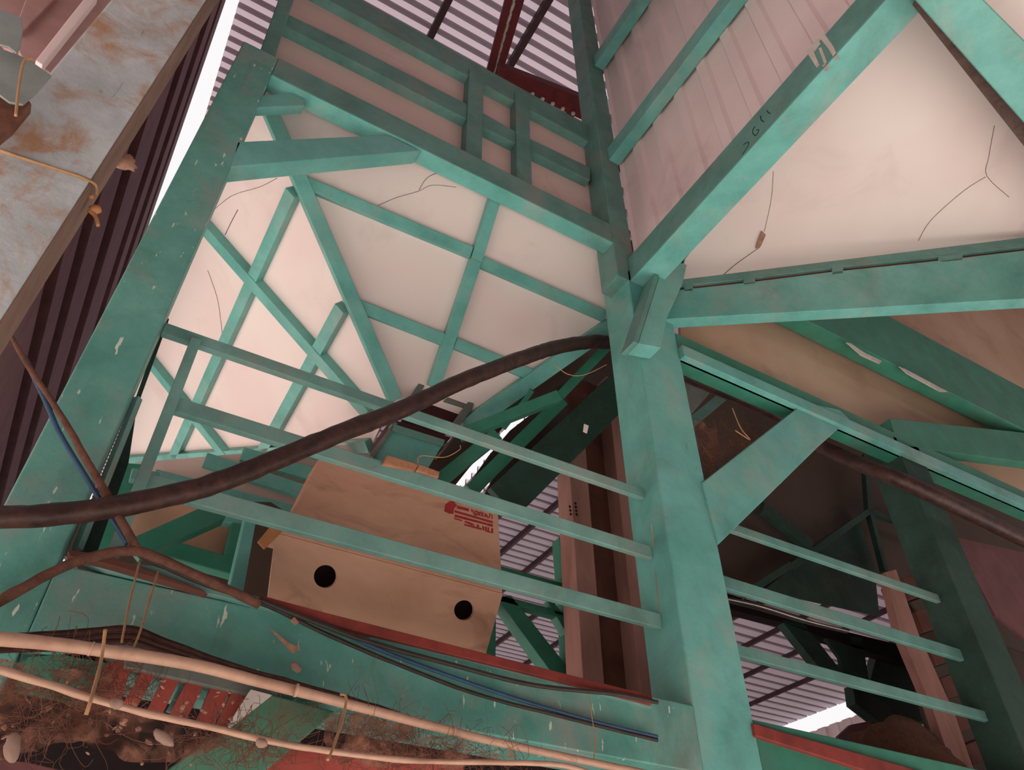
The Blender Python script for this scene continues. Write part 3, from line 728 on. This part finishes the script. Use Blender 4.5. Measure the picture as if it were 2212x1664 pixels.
tag(ptube('bamboo_pole', [(-40,1436,g2),(0,1447,g2),(101,1478,g2),(195,1508,g2),(303,1538,g2),(437,1568,g2),(572,1599,g2),(700,1622,g2),(902,1644,g2),(1205,1653,g2),(1320,1690,g2)], (.0075,.0055), BAMBOO, None, seg=10, wob=.25), 'thin knotty bamboo cane below the thicker pole', 'pole')
t = thing('twig_bundle', 'bundle of dark twigs lying above the thicker bamboo pole', 'twigs', at(280,1370,PY(1.85)))
for k in range(9):
    o_ = k*4.6+random.uniform(-3,3)
    ptube('twig', [(-30,1372+o_*.9,PY(1.82)),(100,1364+o_*1.0,PY(1.83)),(202,1357+o_*.9,PY(1.84)),(286,1352+o_*1.0,PY(1.84)),(370,1384+o_*.8,PY(1.86)),(505,1434+o_*.55,PY(1.88)),(640,1474+o_*.4,PY(1.9)),(800,1520+o_*.3,PY(1.92)),(930,1566+o_*.2,PY(1.93))], .0026+.0016*(k%3), TWIG, t, seg=7, wob=.5)
stick('upright straw crossing the bamboo pole at the lower left', [(228,1360,PY(1.66)),(218,1430,PY(1.66)),(200,1500,PY(1.57)),(186,1545,PY(1.57))], .0035, wob=.3)
stick('left straw of a pair leaning on the bottom beam', [(302,1214,PY(1.93)),(285,1280,PY(1.85)),(272,1340,PY(1.75)),(263,1388,PY(1.7))], .0026, wob=.2)
stick('right straw of a pair leaning on the bottom beam', [(343,1232,PY(1.93)),(325,1290,PY(1.85)),(306,1355,PY(1.75)),(286,1408,PY(1.7))], .0026, wob=.2)
stick('straw tied down from the thick pole to the thin cane near the centre bottom', [(735,1500,PY(1.7)),(748,1506,PY(1.7)),(742,1545,PY(1.68)),(722,1610,PY(1.6)),(708,1642,PY(1.57))], .0032, wob=.3)
stick('long pale straw hanging down the bottom beam near the centre column', [(1272,1490,PY(1.96)),(1278,1545,PY(1.96)),(1286,1600,PY(1.96)),(1282,1648,PY(1.96))], .0016)
stick('thin straw bow hanging under the hose beside the centre column', [(1195,784,PY(2.0)),(1225,808,PY(2.0)),(1262,810,PY(2.0)),(1310,788,PY(2.0))], .0018)
stick('thin straw hooked below the chute', [(902,1000,PY(2.09)),(910,985,PY(2.09)),(960,988,PY(2.09)),(992,972,PY(2.09)),(994,962,PY(2.09))], .0018)
v, f = prism_data(wpt([(1262,916),(1272,920),(1268,936),(1260,932)], PY(1.98)), Vector((0,.003,0)))
tag(obj('paper_scrap', v, f, WHITEB), 'pale paper scrap dangling beside the centre column', 'scrap')
for lab, x, y, yy, rx, rz, ro in (('grey brown cocoon stuck on the face of the bottom beam',640,1442,1.96,.016,.011,.5), ('pale cocoon hanging in the cobweb at the bottom left',353,1594,1.75,.024,.011,.45),
                                  ('pinkish cocoon on the thin bamboo cane',252,1520,1.58,.012,.010,0), ('curled leaf at the lower left corner',27,1615,1.7,.014,.024,-.3), ('small round cocoon under the thin cane',565,1606,1.58,.012,.008,.2)):
    v, f = blob(at(x,y,PY(yy)), rx, .01, rz, ro, 14, 9, .25)
    tag(obj('cocoon' if 'cocoon' in lab else 'dry_leaf', v, f, COCOON, None, 0, True), lab, 'cocoon' if 'cocoon' in lab else 'leaf')
v, f = prism_data(wpt([(628,1340),(636,1333),(646,1345),(640,1350)], PY(1.96)), Vector((0,.006,0)))
tag(obj('husk', v, f, LITTER), 'small open husk stuck under the red strip', 'husk')
ptr = prism('dry_leaf', [(583,1356),(622,1388),(648,1400),(634,1412),(612,1390)], PY(1.97), .004, LITTER, None, 0); tag(ptr, 'pointed dry leaf on the bottom beam', 'leaf')

# machine below the beam
t = thing('vented_machine_body', 'red slatted vent panel and dark maroon housing below the bottom beam', 'machine', (.2,2.4,1.0))
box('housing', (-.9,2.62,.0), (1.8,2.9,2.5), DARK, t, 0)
g = PY(1.965)
prism('vent_frame', [(270,1408),(600,1488),(600,1515),(270,1440)], PY(1.95), .04, STEELG, t, .002)
for q in ([(232,1430),(290,1425),(262,1510),(196,1530)], [(314,1438),(342,1446),(298,1525),(268,1515)], [(358,1452),(394,1458),(350,1545),(318,1535)], [(408,1462),(446,1470),(400,1560),(366,1545)], [(460,1474),(502,1482),(460,1575),(420,1570)], [(506,1484),(545,1492),(498,1580),(466,1568)]):
    prism('vent_slat', q, g, .02, REDP, t, .002)
prism('pale_plate', [(542,1490),(588,1502),(498,1572),(494,1566)], PY(1.93), .02, WHITEB, t, 0)
prism('green_plate', [(60,1420),(190,1410),(260,1440),(180,1520),(30,1490)], PY(2.0), .02, TEALK, t, 0)
prism('green_plate', [(396,1466),(410,1468),(372,1540),(360,1536)], PY(1.99), .01, TEAL, t, 0)
prism('red_panel', [(560,1600),(760,1620),(1000,1650),(1010,1700),(540,1700)], PY(1.96), .03, REDP, t, .003)
prism('maroon_sill', [(-30,1636),(60,1646),(170,1672),(170,1700),(-30,1700)], PY(2.05), .03, MAROON, t, .003)
tag(prism('knee_brace', [(586,1500),(726,1537),(545,1690),(325,1690)], PY(1.94), .06, DUSTG, None, .005), 'green knee brace below the bottom beam at the bottom edge', 'brace')

# cobweb tangles: uncountable fibres
def cobweb(label, spots, n_, r):
    parts = []
    for _ in range(n_):
        x, y, s, yy = random.choice(spots)
        p = at(x+random.gauss(0,s), y+random.gauss(0,s*.32), PY(yy+random.uniform(-.05,.05)))
        d = Vector((random.gauss(0,1), random.gauss(0,.5), random.gauss(0,1))).normalized()
        L = random.uniform(.03,.11); q = p+d*L; m_ = (p+q)/2+Vector((random.gauss(0,.02),random.gauss(0,.01),-random.uniform(0,.03)))
        parts.append(tube_data(spline([p, m_, q, q+Vector((random.gauss(0,.02),0,random.gauss(0,.02)))], 3), r*random.uniform(.6,1.8), 4))
    v, f = merge(parts)
    return tag(obj('cobweb', v, f, COBWEB), label, 'cobweb', None, 'stuff')
cobweb('brown dusty cobweb tangle over the red vent at the bottom left', [(60,1560,60,1.8),(150,1500,60,1.8),(250,1480,45,1.85),(200,1440,50,1.9),(470,1590,45,1.8),(560,1600,30,1.75)], 520, .00042)
cobweb('brown cobweb between the bamboo pole and cane at the bottom centre', [(790,1575,50,1.85),(880,1610,60,1.85),(1030,1640,60,1.9)], 360, .00042)
cobweb('cobweb tuft in the angle of the right knee brace', [(1520,990,22,2.05),(1600,930,25,2.1),(1530,1060,18,2.1)], 220, .00042)
n = N('cobweb_veil')
al = n.ramp(n.noise(15, 7, .68, 1.1), .38, .60)
cc = n.mix(n.ramp(n.noise(25, 6, .7), .35, .7), srgb('#8a5c48'), srgb('#5a382c'))
n.l(cc, n.bs.inputs['Base Color']); n.bs.inputs['Roughness'].default_value = .95
tp = n('ShaderNodeBsdfTransparent'); mx = n('ShaderNodeMixShader'); n.l(n.mul(al, .88), mx.inputs[0]); n.l(tp.outputs[0], mx.inputs[1]); n.l(n.bs.outputs[0], mx.inputs[2]); n.l(mx.outputs[0], n.out.inputs[0])
VEIL = n.m
def veil(label, q, yy, nx=26, ny=14, amp=.04):
    c = [Vector((x, y, 0)) for x, y in q]; v, f = [], []
    for j in range(ny+1):
        for i in range(nx+1):
            a, b = i/nx, j/ny
            p = c[0].lerp(c[1], a).lerp(c[3].lerp(c[2], a), b)
            e = min(a, 1-a, b, 1-b)
            p = p + Vector((noise.noise(p*.02+Vector((3,0,0)))*26, noise.noise(p*.02)*22, 0))
            P = at(p.x, p.y, PY(yy)); P.y += amp*noise.noise(P*9)+amp*.6*noise.noise(P*23)
            v.append(P)
    for j in range(ny):
        for i in range(nx): f.append((j*(nx+1)+i, j*(nx+1)+i+1, (j+1)*(nx+1)+i+1, (j+1)*(nx+1)+i))
    return tag(obj('cobweb', v, f, VEIL, None, 0, True), label, 'cobweb', None, 'stuff')
veil('brown cobweb veil at the lower left corner under the bamboo pole', [(-40,1420),(240,1450),(220,1600),(-40,1650)], 1.78)
veil('brown cobweb veil across the red vent slats', [(180,1520),(560,1560),(420,1650),(150,1610)], 1.80)
veil('dusty cobweb veil between pole and cane at the bottom centre', [(720,1530),(1120,1640),(1000,1660),(690,1640)], 1.82)
veil('fine brown cobweb veil in the gap left of the right knee brace', [(1478,900),(1560,930),(1640,960),(1500,1060)], 2.1)
parts = []
for k in range(80):
    x = random.uniform(-20,520); y = 1500+x*.12+random.gauss(0,45)
    c_ = at(x, y, PY(random.uniform(1.75,1.95)))
    parts.append(blob(c_, random.uniform(.002,.008), random.uniform(.002,.005), random.uniform(.0015,.005), random.uniform(-1,1), 7, 5, .5))
v, f = merge(parts)
tag(obj('leaf_litter', v, f, LITTER), 'dry leaf crumbs caught in the cobweb at the bottom left', 'litter', None, 'stuff')
stick('loose bent straws lit up in the cobweb beside the right knee brace', [(1582,882,PY(2.0)),(1600,925,PY(2.0)),(1620,950,PY(2.0)),(1588,930,PY(2.0))], .003)

# ------------------------------------------------------------------ light
w = bpy.data.worlds.new('sky'); sc.world = w; w.use_nodes = True
bg = w.node_tree.nodes['Background']; bg.inputs[0].default_value = (1,.97,.985,1); bg.inputs[1].default_value = .9
sl = bpy.data.lights.new('sun', 'SUN'); sl.energy = 13; sl.angle = math.radians(2); sl.color = (1,.97,.95)
so = bpy.data.objects.new('sun', sl); COL.objects.link(so)
so.rotation_euler = (math.radians(22), 0, 0)      # from behind the viewer, high
sc.view_settings.view_transform = 'Standard'; sc.view_settings.look = 'None'
sc.view_settings.exposure = 0.12; sc.view_settings.gamma = 1
sc.cycles.use_denoising = True
sc.cycles.max_bounces = 8; sc.cycles.diffuse_bounces = 6
